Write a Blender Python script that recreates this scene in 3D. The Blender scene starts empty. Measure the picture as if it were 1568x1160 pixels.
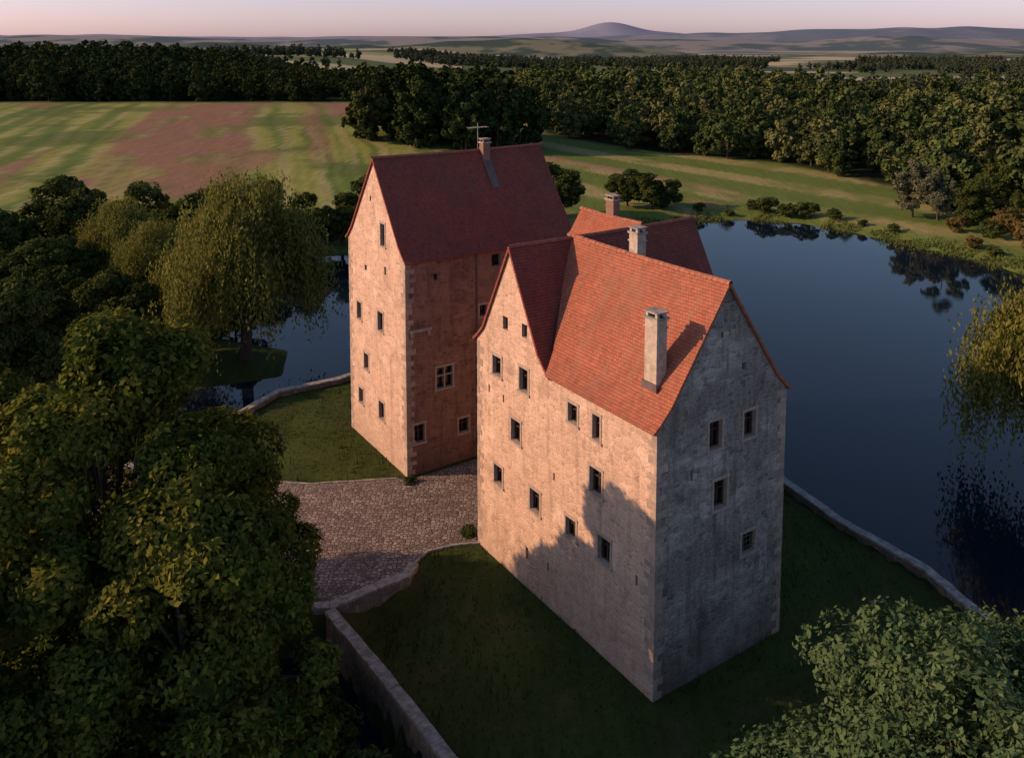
import bpy, bmesh, math, random
import numpy as np
from mathutils import Vector
random.seed(3)
rng=np.random.default_rng(7)
COL=bpy.context.scene.collection
D=bpy.data
# ------------------------------------------------------------------ helpers
def link(o,parent=None):
    COL.objects.link(o)
    if parent is not None: o.parent=parent
    return o
def empty(name,loc=(0,0,0)):
    o=D.objects.new(name,None);o.location=loc;o.empty_display_size=.5
    return link(o)
def S(t):
    t=np.clip(t,0,1);return t*t*(3-2*t)
def fast_mesh(name,V,Q,mats,mi=None,smooth=False):
    V=np.asarray(V,dtype=np.float32);Q=np.asarray(Q,dtype=np.int32)
    me=D.meshes.new(name);me.vertices.add(len(V));me.vertices.foreach_set('co',V.ravel())
    n=Q.shape[1];me.loops.add(Q.size);me.loops.foreach_set('vertex_index',Q.ravel())
    me.polygons.add(len(Q));me.polygons.foreach_set('loop_start',np.arange(0,Q.size,n,dtype=np.int32))
    me.polygons.foreach_set('loop_total',np.full(len(Q),n,dtype=np.int32))
    for m in mats: me.materials.append(m)
    if mi is not None: me.polygons.foreach_set('material_index',np.asarray(mi,dtype=np.int32))
    if smooth: me.polygons.foreach_set('use_smooth',np.ones(len(Q),dtype=bool))
    me.update(calc_edges=True);me.validate()
    return me
_perm=rng.random((256,256))
def vnoise(x,y):
    xi=np.floor(x).astype(int);yi=np.floor(y).astype(int);fx=x-xi;fy=y-yi
    fx=fx*fx*(3-2*fx);fy=fy*fy*(3-2*fy)
    g=lambda i,j:_perm[i%256,j%256]
    return (g(xi,yi)*(1-fx)+g(xi+1,yi)*fx)*(1-fy)+(g(xi,yi+1)*(1-fx)+g(xi+1,yi+1)*fx)*fy
def fbm(x,y,o=4):
    s=0;a=.5
    for i in range(o):
        s=s+a*vnoise(x*2**i+17.3*i,y*2**i+5.1*i);a*=.5
    return s/(1-.5**o)
# ------------------------------------------------------------------ materials
class NT:
    def __init__(s,name):
        s.m=D.materials.new(name);s.m.use_nodes=True;s.t=s.m.node_tree;s.n=s.t.nodes;s.n.clear()
        s.out=s.n.new('ShaderNodeOutputMaterial')
    def node(s,typ,ins=None,**kw):
        nd=s.n.new(typ)
        for k,v in kw.items(): setattr(nd,k,v)
        if ins:
            for k,v in ins.items(): s.set(nd.inputs[k],v)
        return nd
    def set(s,sock,v):
        if isinstance(v,bpy.types.NodeSocket): s.t.links.new(v,sock)
        elif isinstance(v,(tuple,list)) and len(v)==3 and sock.type=='RGBA': sock.default_value=(*v,1)
        else: sock.default_value=v
    def math(s,op,a,b=0.,c=None):
        nd=s.node('ShaderNodeMath',operation=op);s.set(nd.inputs[0],a);s.set(nd.inputs[1],b)
        if c is not None: s.set(nd.inputs[2],c)
        return nd.outputs[0]
    def mix(s,f,a,b,typ='MIX'):
        nd=s.node('ShaderNodeMix',data_type='RGBA',blend_type=typ)
        s.set(nd.inputs[0],f);s.set(nd.inputs[6],a);s.set(nd.inputs[7],b);return nd.outputs[2]
    def noise(s,vec,scale,detail=4,rough=.55):
        nd=s.node('ShaderNodeTexNoise',{'Scale':scale,'Detail':detail,'Roughness':rough})
        if vec is not None: s.set(nd.inputs['Vector'],vec)
        return nd.outputs['Fac']
    def ramp(s,f,stops):
        nd=s.node('ShaderNodeValToRGB');s.set(nd.inputs[0],f);e=nd.color_ramp.elements
        while len(e)<len(stops): e.new(.5)
        for i,(p,c) in enumerate(stops):
            e[i].position=p;e[i].color=(c,c,c,1) if not isinstance(c,tuple) else (*c,1)
        return nd.outputs[0]
    def mapping(s,vec,scale=(1,1,1),rot=(0,0,0)):
        return s.node('ShaderNodeMapping',{'Vector':vec,'Scale':scale,'Rotation':rot}).outputs[0]
    def bump(s,h,strength=.5,dist=.02):
        return s.node('ShaderNodeBump',{'Height':h,'Strength':strength,'Distance':dist}).outputs[0]
    def finish(s,color,rough=.85,normal=None,spec=.3,**kw):
        b=s.node('ShaderNodeBsdfPrincipled');s.set(b.inputs['Base Color'],color);s.set(b.inputs['Roughness'],rough)
        b.inputs['Specular IOR Level'].default_value=spec
        for k,v in kw.items(): s.set(b.inputs[k],v)
        if normal is not None: s.set(b.inputs['Normal'],normal)
        s.t.links.new(b.outputs[0],s.out.inputs[0]);return s.m

def m_rubble(name,c1,c2,mortar,plaster,plaster_amt=.5,uv=True,scale=1.,damp=True,dark=1.,pale=None,blot=.45):
    t=NT(name);tc=t.node('ShaderNodeTexCoord');vec=tc.outputs['UV' if uv else 'Object']
    wn=t.node('ShaderNodeTexNoise',{'Vector':vec,'Scale':1.1*scale,'Detail':3.})
    off=t.node('ShaderNodeVectorMath',operation='MULTIPLY_ADD');t.set(off.inputs[0],wn.outputs['Color']);off.inputs[1].default_value=(.30,.14,.2);t.set(off.inputs[2],vec)
    mp=t.mapping(off.outputs[0],(2.3*scale,4.4*scale,2.4*scale))
    v=t.node('ShaderNodeTexVoronoi',{'Vector':mp,'Scale':1.,'Randomness':.7});vc=v.outputs['Color']
    e=t.node('ShaderNodeTexVoronoi',{'Vector':mp,'Scale':1.,'Randomness':.7},feature='DISTANCE_TO_EDGE').outputs['Distance']
    sep=t.node('ShaderNodeSeparateColor',{'Color':vc})
    stone=t.mix(sep.outputs[0],c1,c2)
    stone=t.mix(t.ramp(sep.outputs[2],[(.72,0.),(.9,min(1,.7*dark))]),stone,tuple(x*.5 for x in c2))
    big=t.noise(vec,.28,5,.6)
    stone=t.mix(t.ramp(big,[(.35,0.),(.65,min(1,.5*dark))]),stone,tuple(x*.6 for x in c1))
    edge=t.ramp(e,[(.0,0.),(.13,1.)])
    stone=t.mix(t.math('ADD',t.math('MULTIPLY',edge,.75),.25),mortar,stone)
    fine=t.noise(vec,11.,4,.75)
    pm=t.noise(vec,.6,7,.72)
    lo=.66-plaster_amt*.3
    mask=t.ramp(pm,[(lo,0.),(lo+.10,1.)])
    mask=t.math('MULTIPLY',mask,.7)
    col=t.mix(mask,stone,plaster)
    if pale:
        pn=t.noise(t.mapping(vec,(.8,1.,1.)),.42,6,.68)
        pm2=t.ramp(pn,[(.48,0.),(.58,.85)]);col=t.mix(t.math('MULTIPLY',pm2,t.math('ADD',t.math('MULTIPLY',sep.outputs[1],.7),.3)),col,pale)
    pits=t.noise(t.mapping(vec,(1.,1.8,1.)),4.2,5,.7)
    col=t.mix(t.ramp(pits,[(.30,min(1,.7*dark)),(.46,0.)]),col,tuple(x*.38 for x in c1))
    col=t.mix(t.ramp(fine,[(.3,.5*dark),(.58,0.)]),col,tuple(x*.35 for x in c1))
    st=t.noise(t.mapping(vec,(1.4,.14,1.)),1.3,4,.6)
    col=t.mix(t.ramp(st,[(.53,0.),(.68,.6*dark)]),col,tuple(x*.34 for x in c1))
    bl=t.noise(t.mapping(vec,(1.,.7,1.),(0,0,.3)),.8,7,.72)
    col=t.mix(t.ramp(bl,[(.53,0.),(.64,blot)]),col,tuple(x*.38 for x in c2))
    if uv and damp:
        z=t.node('ShaderNodeSeparateXYZ',{'Vector':vec}).outputs[1];zz=t.math('ADD',z,t.math('MULTIPLY',big,-5.))
        col=t.mix(t.ramp(t.math('MULTIPLY',t.math('ADD',zz,2.5),.25),[(0.,.55*dark),(.9,0.)]),col,tuple(x*.42 for x in c2))
    h=t.math('ADD',t.math('MULTIPLY',t.math('MULTIPLY',edge,t.math('SUBTRACT',1.,mask)),.6),t.math('MULTIPLY',fine,.5))
    h=t.math('ADD',h,t.math('ADD',t.math('MULTIPLY',sep.outputs[1],.35),pits))
    return t.finish(col,.92,t.bump(h,.75,.04),.1)
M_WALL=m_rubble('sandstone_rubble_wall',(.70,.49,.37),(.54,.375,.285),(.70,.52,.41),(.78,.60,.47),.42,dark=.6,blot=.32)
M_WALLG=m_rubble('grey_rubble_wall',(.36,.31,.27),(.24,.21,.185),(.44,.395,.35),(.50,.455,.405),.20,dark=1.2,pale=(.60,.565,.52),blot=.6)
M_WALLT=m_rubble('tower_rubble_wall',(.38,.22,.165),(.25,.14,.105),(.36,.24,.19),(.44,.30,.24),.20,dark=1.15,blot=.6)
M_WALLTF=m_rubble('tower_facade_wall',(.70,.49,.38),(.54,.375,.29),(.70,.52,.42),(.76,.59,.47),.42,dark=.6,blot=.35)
M_MOAT=m_rubble('moat_wall_stone',(.42,.31,.23),(.24,.19,.15),(.16,.14,.12),(.34,.28,.23),.15,uv=False)
def m_quoin():
    t=NT('quoin_sandstone');g=t.node('ShaderNodeNewGeometry');tc=t.node('ShaderNodeTexCoord').outputs['Object']
    c=t.mix(g.outputs['Random Per Island'],(.36,.28,.23),(.54,.42,.34))
    n=t.noise(tc,6.,5,.65);c=t.mix(t.ramp(n,[(.3,.6),(.6,0.)]),c,(.17,.14,.12))
    n=t.noise(tc,.9,5,.65);c=t.mix(t.ramp(n,[(.45,0.),(.6,.5)]),c,(.20,.165,.14))
    return t.finish(c,.9,t.bump(n,.5,.02),.1)
M_QUOIN=m_quoin()
def m_simple(name,c,c2=None,rough=.8,scale=5.,spec=.3,bump=.3,metallic=0.):
    t=NT(name);tc=t.node('ShaderNodeTexCoord').outputs['Object'];n=t.noise(tc,scale,5,.65)
    col=t.mix(t.ramp(n,[(.35,0.),(.62,1.)]),c,c2 or tuple(x*.6 for x in c))
    return t.finish(col,rough,t.bump(n,bump,.01),spec,Metallic=metallic)
M_FRAME=m_simple('window_stone_surround',(.44,.35,.29),(.31,.25,.21))
M_WOOD=m_simple('window_timber',(.10,.06,.04),(.05,.03,.02))
M_PLASTER=m_simple('chimney_render',(.52,.44,.37),(.34,.29,.24),scale=3.)
M_CAP=m_simple('coping_stone',(.40,.37,.33),(.19,.175,.155),scale=2.5)
M_LEAD=m_simple('lead_flashing',(.15,.11,.11),(.10,.08,.08),rough=.7,scale=2.)
M_METAL=m_simple('antenna_metal',(.35,.35,.36),rough=.4,metallic=.8)
M_DARK=m_simple('dark_interior',(.012,.010,.009),(.006,.006,.006))
M_POLE=m_simple('pole_timber',(.16,.12,.09))
def m_glass():
    t=NT('window_glass');return t.finish((.012,.014,.018),.12,None,.5)
M_GLASS=m_glass()
def m_tile(name,c1,c2,dark,moss):
    t=NT(name);uv=t.node('ShaderNodeTexCoord').outputs['UV'];RH=.165
    wob=t.noise(uv,.5,3);vy=t.node('ShaderNodeSeparateXYZ',{'Vector':uv})
    y=t.math('ADD',vy.outputs[1],t.math('MULTIPLY',wob,.12))
    v2=t.node('ShaderNodeCombineXYZ',{'X':vy.outputs[0],'Y':y}).outputs[0]
    b=t.node('ShaderNodeTexBrick',{'Vector':v2,'Color1':c1,'Color2':c2,'Mortar':tuple(x*.45 for x in c2),'Scale':1.,'Mortar Size':.008,'Mortar Smooth':.3,'Bias':0.,'Brick Width':.18,'Row Height':RH})
    b.offset=.5
    vor=t.node('ShaderNodeTexVoronoi',{'Vector':t.mapping(v2,(5.5,6.,1.)),'Scale':1.});sc=t.node('ShaderNodeSeparateColor',{'Color':vor.outputs['Color']}).outputs[0]
    col=t.mix(t.ramp(sc,[(.55,0.),(.95,.65)]),b.outputs[0],dark)
    big=t.noise(uv,.35,6,.7);col=t.mix(t.ramp(big,[(.4,0.),(.66,.65)]),col,dark)
    st=t.noise(t.mapping(uv,(1.5,.22,1.)),1.2,5,.65);col=t.mix(t.ramp(st,[(.48,0.),(.72,.65)]),col,moss)
    sp=t.noise(uv,5.,4,.75);col=t.mix(t.ramp(sp,[(.56,0.),(.70,.55)]),col,moss)
    fr=t.math('FRACT',t.math('DIVIDE',y,RH))
    col=t.mix(t.ramp(fr,[(.0,.0),(.75,0.),(.97,.45)]),col,tuple(x*.3 for x in dark))
    h=t.math('ADD',t.math('MULTIPLY',t.math('SUBTRACT',1.,fr),.8),t.math('MULTIPLY',b.outputs['Fac'],-.5))
    h=t.math('ADD',h,t.math('MULTIPLY',sc,.4))
    return t.finish(col,.85,t.bump(h,.7,.025),.2)
M_TILE=m_tile('clay_tile_roof',(.46,.155,.09),(.37,.115,.07),(.22,.085,.055),(.28,.16,.11))
M_TILED=m_tile('dark_clay_tile_roof',(.34,.085,.058),(.25,.062,.045),(.14,.048,.038),(.16,.085,.065))  # darker tile colours for the wing and tower roofs
M_RIDGE=m_simple('ridge_tile',(.42,.15,.09),(.22,.09,.06),scale=4.)
M_RIDGED=m_simple('dark_ridge_tile',(.32,.10,.07),(.18,.07,.05),scale=4.)
def m_cobble():
    t=NT('cobblestone');p=t.node('ShaderNodeNewGeometry').outputs['Position']
    v=t.node('ShaderNodeTexVoronoi',{'Vector':p,'Scale':3.8,'Randomness':.75});e=t.node('ShaderNodeTexVoronoi',{'Vector':p,'Scale':3.8,'Randomness':.75},feature='DISTANCE_TO_EDGE').outputs['Distance']
    s=t.node('ShaderNodeSeparateColor',{'Color':v.outputs['Color']}).outputs[0]
    c=t.mix(s,(.14,.105,.095),(.36,.30,.275));ed=t.ramp(e,[(.0,0.),(.14,1.)]);c=t.mix(ed,(.055,.05,.035),c)
    b=t.noise(p,.4,4);c=t.mix(t.ramp(b,[(.4,0.),(.7,.6)]),c,(.12,.095,.085))
    gr=t.noise(p,1.6,5,.7);c=t.mix(t.ramp(gr,[(.58,0.),(.70,.6)]),c,(.06,.08,.025))
    return t.finish(c,.8,t.bump(t.math('ADD',ed,t.math('MULTIPLY',s,.5)),1.,.06),.3)
M_COBBLE=m_cobble()
def m_leaf(name,c1,c2,c3,trans=.25,var=.6,alt=None):
    t=NT(name);g=t.node('ShaderNodeNewGeometry');r=g.outputs['Random Per Island']
    oi=t.node('ShaderNodeObjectInfo').outputs['Random']
    c=t.ramp(r,[(0.,c1),(.6,c2),(1.,c3)])
    c=t.mix(t.math('MULTIPLY',oi,var),c,tuple(x*.55 for x in c1))
    if alt: c=t.mix(t.ramp(t.math('FRACT',t.math('MULTIPLY',oi,7.3)),[(.55,0.),(1.,.85)]),c,alt)
    nb=t.noise(g.outputs['Position'],.35,2);c=t.mix(t.ramp(nb,[(.35,.0),(.7,.45)]),c,c3)
    d=t.node('ShaderNodeBsdfDiffuse');t.set(d.inputs[0],c)
    if trans<=0: t.t.links.new(d.outputs[0],t.out.inputs[0]);return t.m
    tr=t.node('ShaderNodeBsdfTranslucent');t.set(tr.inputs[0],c)
    mx=t.node('ShaderNodeMixShader');mx.inputs[0].default_value=trans
    t.t.links.new(d.outputs[0],mx.inputs[1]);t.t.links.new(tr.outputs[0],mx.inputs[2]);t.t.links.new(mx.outputs[0],t.out.inputs[0]);return t.m
L_CHEST=m_leaf('chestnut_leaves',(.030,.058,.014),(.066,.110,.020),(.22,.20,.038),.2,.3)
L_MAPLE=m_leaf('maple_leaves',(.045,.095,.04),(.08,.14,.06),(.12,.17,.075),.15,.3)
L_WILLOW=m_leaf('willow_leaves',(.10,.13,.03),(.18,.20,.045),(.26,.24,.065),.3,.3)
L_FOREST=m_leaf('forest_leaves',(.020,.040,.016),(.036,.062,.020),(.065,.085,.026),0.,.6,(.07,.08,.028))
L_FORESTR=m_leaf('sunlit_mixed_forest_leaves',(.042,.075,.028),(.068,.11,.036),(.115,.14,.045),0.,.75,(.18,.185,.07))  # lighter leaf copy for the right-hand forest; sunlit tone is in the colour
L_DIST=m_leaf('hazed_distant_leaves',(.045,.068,.045),(.06,.085,.052),(.075,.095,.058),0.,.4,(.09,.10,.06))  # greyed bluish leaf colour paints aerial haze onto far trees
L_HEDGE=m_leaf('bank_leaves',(.032,.055,.018),(.058,.088,.024),(.12,.135,.035),.15)
L_AUT=m_leaf('shore_bush_leaves',(.10,.075,.03),(.14,.12,.04),(.18,.13,.05),.15,.3)
L_REED=m_leaf('reed_leaves',(.07,.11,.03),(.11,.14,.04),(.16,.17,.06),.2)
M_BARK=m_simple('bark',(.08,.062,.048),(.04,.032,.026),scale=8.,bump=.8)
# ------------------------------------------------------------------ terrain
def poly(pts): return np.array(pts,dtype=float)
LAKE=poly([(2,26.5),(6,20),(14,14),(26,18),(36,30),(40,44),(39,56),(48,72),(66,88),(80,102),(69,115),(66,124),(60,133),(56,141),(50,148),(41,151),(32,150),(20,143),(2,136),(-12,130),(-24,126),(-38,124),(-52,112),(-46,100),(-33,93),(-22,88),(-20.5,79.5),(-33,74),(-36,60),(-30,50),(-14,43.2),(-10,42.2),(-6.3,37.8),(-2.8,32.8)])
ISLAND=poly([(-9.3,42.6),(-2.5,33.2),(3,27.5),(10,25),(18,30),(25,41),(23.3,46.2),(20.2,51.5),(18.4,55.9),(17.4,64),(17,74),(12,84),(2,88),(-8,84),(-12.5,76.5),(-15.1,73.9),(-19.8,71),(-22,66),(-22,57.5),(-46,58),(-46,45),(-12,43)])
def sdf(P,x,y):
    d=np.full(x.shape,1e9);ins=np.zeros(x.shape,bool);n=len(P)
    for i in range(n):
        a=P[i];b=P[(i+1)%n];e=b-a
        t=np.clip(((x-a[0])*e[0]+(y-a[1])*e[1])/(e@e),0,1)
        d=np.minimum(d,np.hypot(x-a[0]-t*e[0],y-a[1]-t*e[1]))
        c=((a[1]>y)!=(b[1]>y))
        with np.errstate(divide='ignore',invalid='ignore'):
            xc=(b[0]-a[0])*(y-a[1])/(b[1]-a[1]+1e-12)+a[0]
        ins^=(c&(x<xc))
    return np.where(ins,-d,d)
def H(x,y):
    x=np.asarray(x,float);y=np.asarray(y,float)
    land=-.9+6.8*S((y-140)/180)*S((70-x)/130)+3*S((y-330)/200)*S((-60-x)/150)
    land=land+ .8*(fbm(x/40,y/40,3)-.5)*S((y-100)/80)
    land=land+ 7*(fbm(x/420+3,y/420,3)-.5)*S((y-420)/500) - 12*S((y-350)/450)*S((x+260)/200)
    land=land- S((y-900)/3000)*8
    dO=sdf(LAKE,x,y);dI=sdf(ISLAND,x,y)
    z=np.where(dO>0,-2.15+(land+2.15)*S(dO/6),-2.15-np.clip(-dO,0,1)*1.3)
    g=np.exp(-(((x+7.2)/4.2)**2+((y-42.6)/4.6)**2))
    side=(x+9.3)*(-2.6)+(y-43.4)*3.5
    isl=-1.5*g*(side<-1.0)*S((-side-.6)/2.)+.12*(fbm(x/3,y/3,3)-.5)*S((-dI)/2)
    inpath=(y>42.8)&(x<-9.0)
    isl=np.where(inpath,0.,isl)
    near=(x<0)&(y<42.6)
    z=np.where(dI<0.15,isl,np.where(dI<1.1,isl+( -3.2-isl)*np.clip((dI-.15)/.6,0,1)*((dO<0)|near),z))
    z=np.where((dI>=0.15)&(dO>=0)&(dI<4)&(x<-12)&~near,z*S((dI)/4),z)
    return z
def Hs(x,y): return float(H(np.array([x]),np.array([y]))[0])
def axis(segs):
    out=[]
    for a,b,st in segs: out+=list(np.arange(a,b,st))
    return out
xs=np.array(sorted(set([-s for s in np.geomspace(260,14000,40)]+axis([(-258,-60,1.6),(-60,60,.8),(60,258,2.2)])+list(np.geomspace(260,14000,40)))))
ys=np.array(axis([(-300,10,20),(10,100,.8),(100,420,2.0)])+list(np.geomspace(422,16000,110)))
X,Y=np.meshgrid(xs,ys);Z=H(X,Y)
nx,ny=len(xs),len(ys);V=np.stack([X,Y,Z],-1).reshape(-1,3)
idx=np.arange(nx*ny).reshape(ny,nx)
Q=np.stack([idx[:-1,:-1],idx[:-1,1:],idx[1:,1:],idx[1:,:-1]],-1).reshape(-1,4)
def m_ground():
    t=NT('ground_grass_and_fields');p=t.node('ShaderNodeNewGeometry').outputs['Position']
    a=t.node('ShaderNodeAttribute',attribute_name='gcol').outputs['Color']
    n1=t.noise(p,2.2,6,.7);n2=t.noise(p,.23,5,.6);n3=t.noise(p,12.,3,.7);n4=t.noise(t.mapping(p,(1.6,.12,1.),(0,0,.25)),.9,6,.75)
    n5=t.noise(p,.09,7,.72)
    c=t.mix(t.ramp(n2,[(.3,.45),(.7,0.)]),a,t.mix(1.,a,(.55,.50,.45),'MULTIPLY'))
    c=t.mix(t.ramp(n4,[(.38,.65),(.55,0.)]),c,t.mix(1.,a,(.50,.48,.45),'MULTIPLY'))
    c=t.mix(t.ramp(n5,[(.50,0.),(.60,.45)]),c,t.mix(1.,a,(.72,.80,.55),'MULTIPLY'))
    c=t.mix(t.ramp(n1,[(.35,.55),(.65,0.)]),c,t.mix(1.,a,(.40,.48,.45),'MULTIPLY'))
    c=t.mix(t.ramp(n3,[(.5,0.),(.75,.4)]),c,t.mix(1.,a,(1.6,1.5,1.3),'MULTIPLY'))
    return t.finish(c,.95,t.bump(t.math('ADD',n1,t.math('MULTIPLY',n3,.5)),.8,.12),.1)
me=fast_mesh('ground',V,Q,[m_ground()],smooth=True)
x=X.ravel();y=Y.ravel()
def C3(*c): return np.array(c)[None,:]
def lerp(a,b,t): return a*(1-t[:,None])+b*t[:,None]
O=np.ones((len(x),3))
col=C3(.055,.078,.020)*O
col=lerp(col,C3(.13,.17,.045)*O,S((y-90)/30))
w=x+.25*(y-174)+6*(fbm(x/25,y/25,3)-.5)
n=fbm(x/12,y/16,5);fm=S((y-128)/14)*S((332-y)/4)
hill=C3(.32,.34,.09)*O
hill=lerp(hill,C3(.12,.20,.04)*O,S((fbm(w/4.,y/60,4)-.44)*12)*.9)
hill=lerp(hill,C3(.50,.43,.23)*O,S((np.sin(w*.8+2*fbm(w/20,y/90,2))-.55)*5)*.55)
hill=lerp(hill,C3(.10,.155,.04)*O,S((fbm(x/30+5,y/18,5)-.52)*12)*.7)
br=S((w+94)/3)*S((-54-w)/4)*S((y-158)/14)*(.35+.65*S((n-.38)*10))
br=np.maximum(br,S((y-278)/10)*S((w+36)/6)*S((70-w)/20)*(.5+.5*S((n-.4)*10)))
br=np.maximum(br,S((w+132)/5)*S((-104-w)/6)*S((225-y)/15)*S((n-.30)*9))
br=np.maximum(br,S((w+42)/2)*S((-34-w)/2)*S((y-190)/40)*.6)
br=np.maximum(br,S((fbm(x/22+40,y/40,3)-.66)*14)*.7)
hill=lerp(hill,C3(.33,.18,.13)*O,np.clip(br,0,1))
hill=lerp(hill,C3(.13,.17,.05)*O,S((np.sin(w*2.4)-.2)*3)*.28)
col=lerp(col,hill,fm*S((40-x)/10))
q=((x+15)*113+(y-240)*91)/145.1
q=q+3*(fbm(x/30,y/30,2)-.5)
rm=S((x+25)/20)*S((y-100)/20)*S((340-y)/30)
st=C3(.15,.21,.05)*O
st=lerp(st,C3(.40,.35,.15)*O,S((np.sin(q*.33+1)-.1)*3)*.85)
st=lerp(st,C3(.46,.21,.135)*O,S((q+19)/2)*S((-5-q)/2)*S((x-32)/8)*S((y-156)/8))
st=lerp(st,C3(.38,.24,.15)*O,S((q-2)/2)*S((8-q)/2)*S((60-x)/20)*.9*S((y-170)/10))
st=lerp(st,C3(.15,.21,.05)*O,S((fbm(x/12,y/12,4)-.52)*10)*.6)
col=lerp(col,st,rm)
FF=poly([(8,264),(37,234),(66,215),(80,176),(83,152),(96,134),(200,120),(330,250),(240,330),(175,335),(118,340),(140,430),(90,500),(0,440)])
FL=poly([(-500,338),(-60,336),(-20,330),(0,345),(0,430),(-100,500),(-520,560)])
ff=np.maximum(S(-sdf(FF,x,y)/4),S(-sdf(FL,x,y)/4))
cell=_perm[(np.floor((x+.3*y)/260).astype(int))%256,(np.floor((y-.2*x)/150).astype(int))%256]
far=C3(.12,.165,.06)*O;far=lerp(far,C3(.55,.48,.32)*O,(cell>.58).astype(float));far=lerp(far,C3(.30,.33,.15)*O,((cell>.40)&(cell<.58)).astype(float))
far=lerp(far,C3(.06,.085,.05)*O,(fbm(x/420+3,y/240+2,4)>.55)*(y>1200).astype(float))
col=lerp(col,far,S((y-360)/10)*S((x-90)/30)+S((y-520)/60)*(1-S((x-90)/30)))
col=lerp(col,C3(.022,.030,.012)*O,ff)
haze_tint=S((y-900)/4500)*.75;col=lerp(col,C3(.30,.31,.38)*O,haze_tint)  # aerial haze painted into the far ground as a pale blue tint
dO=sdf(LAKE,x,y);dI=sdf(ISLAND,x,y)
col=lerp(col,C3(.15,.19,.05)*O,S((5-dO)/4)*(dO>0)*(y>95)*.8)
col=lerp(col,C3(.03,.028,.02)*O,((dO<0.5)&(dI>.2)).astype(float))
col=lerp(col,C3(.11,.095,.045)*O,S((fbm(x/2.2,y/2.2,4)-.58)*8)*(dI<0)*.6)
col=lerp(col,C3(.085,.125,.025)*O,S((fbm(x/4+9,y/4,3)-.52)*6)*(dI<0)*.5)
ca=me.color_attributes.new('gcol','FLOAT_COLOR','POINT')
ca.data.foreach_set('color',np.concatenate([col,np.ones((len(x),1))],1).astype(np.float32).ravel())
link(D.objects.new('ground',me))
def m_water():
    t=NT('lake_water');p=t.node('ShaderNodeNewGeometry').outputs['Position']
    n=t.noise(t.mapping(p,(1.,1.6,1.)),1.2,3,.6);n2=t.noise(p,.06,4,.6)
    b=t.node('ShaderNodeBump',{'Height':n,'Distance':.02,'Strength':t.ramp(n2,[(.4,.04),(.65,.25)])}).outputs[0]
    return t.finish((.004,.010,.020),.03,b,.5,IOR=1.33)
me=fast_mesh('lake_water',[(-60,5,-2),(95,5,-2),(95,165,-2),(-60,165,-2)],[(0,1,2,3)],[m_water()]);link(D.objects.new('lake_water',me))
# ------------------------------------------------------------------ castle
th=math.radians(33.7)
A=Vector((math.cos(th),math.sin(th),0));Bv=Vector((-math.sin(th),math.cos(th),0));C0=Vector((6.4,36.9,0));ZZ=Vector((0,0,1))
def P(a,b,z=0): return C0+A*a+Bv*b+ZZ*z
class Batch:
    def __init__(s): s.v=[];s.f=[];s.m=[];s.uv=[]
    def quad(s,pts,m=0,uv=None):
        k=len(s.v);s.v+=[tuple(p) for p in pts];s.f.append(tuple(range(k,k+len(pts))));s.m.append(m);s.uv.append(uv or [(0,0)]*len(pts))
    def box(s,o,u,n,u0,u1,z0,z1,d0,d1,m=0):
        c=[o+u*a+n*d+ZZ*z for z in (z0,z1) for d in (d0,d1) for a in (u0,u1)]
        k=len(s.v);s.v+=[tuple(p) for p in c]
        for f in ((0,1,5,4),(2,6,7,3),(0,4,6,2),(1,3,7,5),(4,5,7,6),(0,2,3,1)):
            s.f.append(tuple(k+i for i in f));s.m.append(m);s.uv.append([(0,0)]*4)
    def obj(s,name,mats,parent=None,fixn=True):
        me=D.meshes.new(name);me.from_pydata(s.v,[],s.f)
        for m in mats: me.materials.append(m)
        me.polygons.foreach_set('material_index',s.m)
        l=me.uv_layers.new(name='UVMap');l.data.foreach_set('uv',np.array([c for f in s.uv for c in f],dtype=np.float32).ravel())
        if fixn:
            bm=bmesh.new();bm.from_mesh(me);bmesh.ops.recalc_face_normals(bm,faces=bm.faces);bm.to_mesh(me);bm.free()
        me.update();o=D.objects.new(name,me);return link(o,parent)
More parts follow.
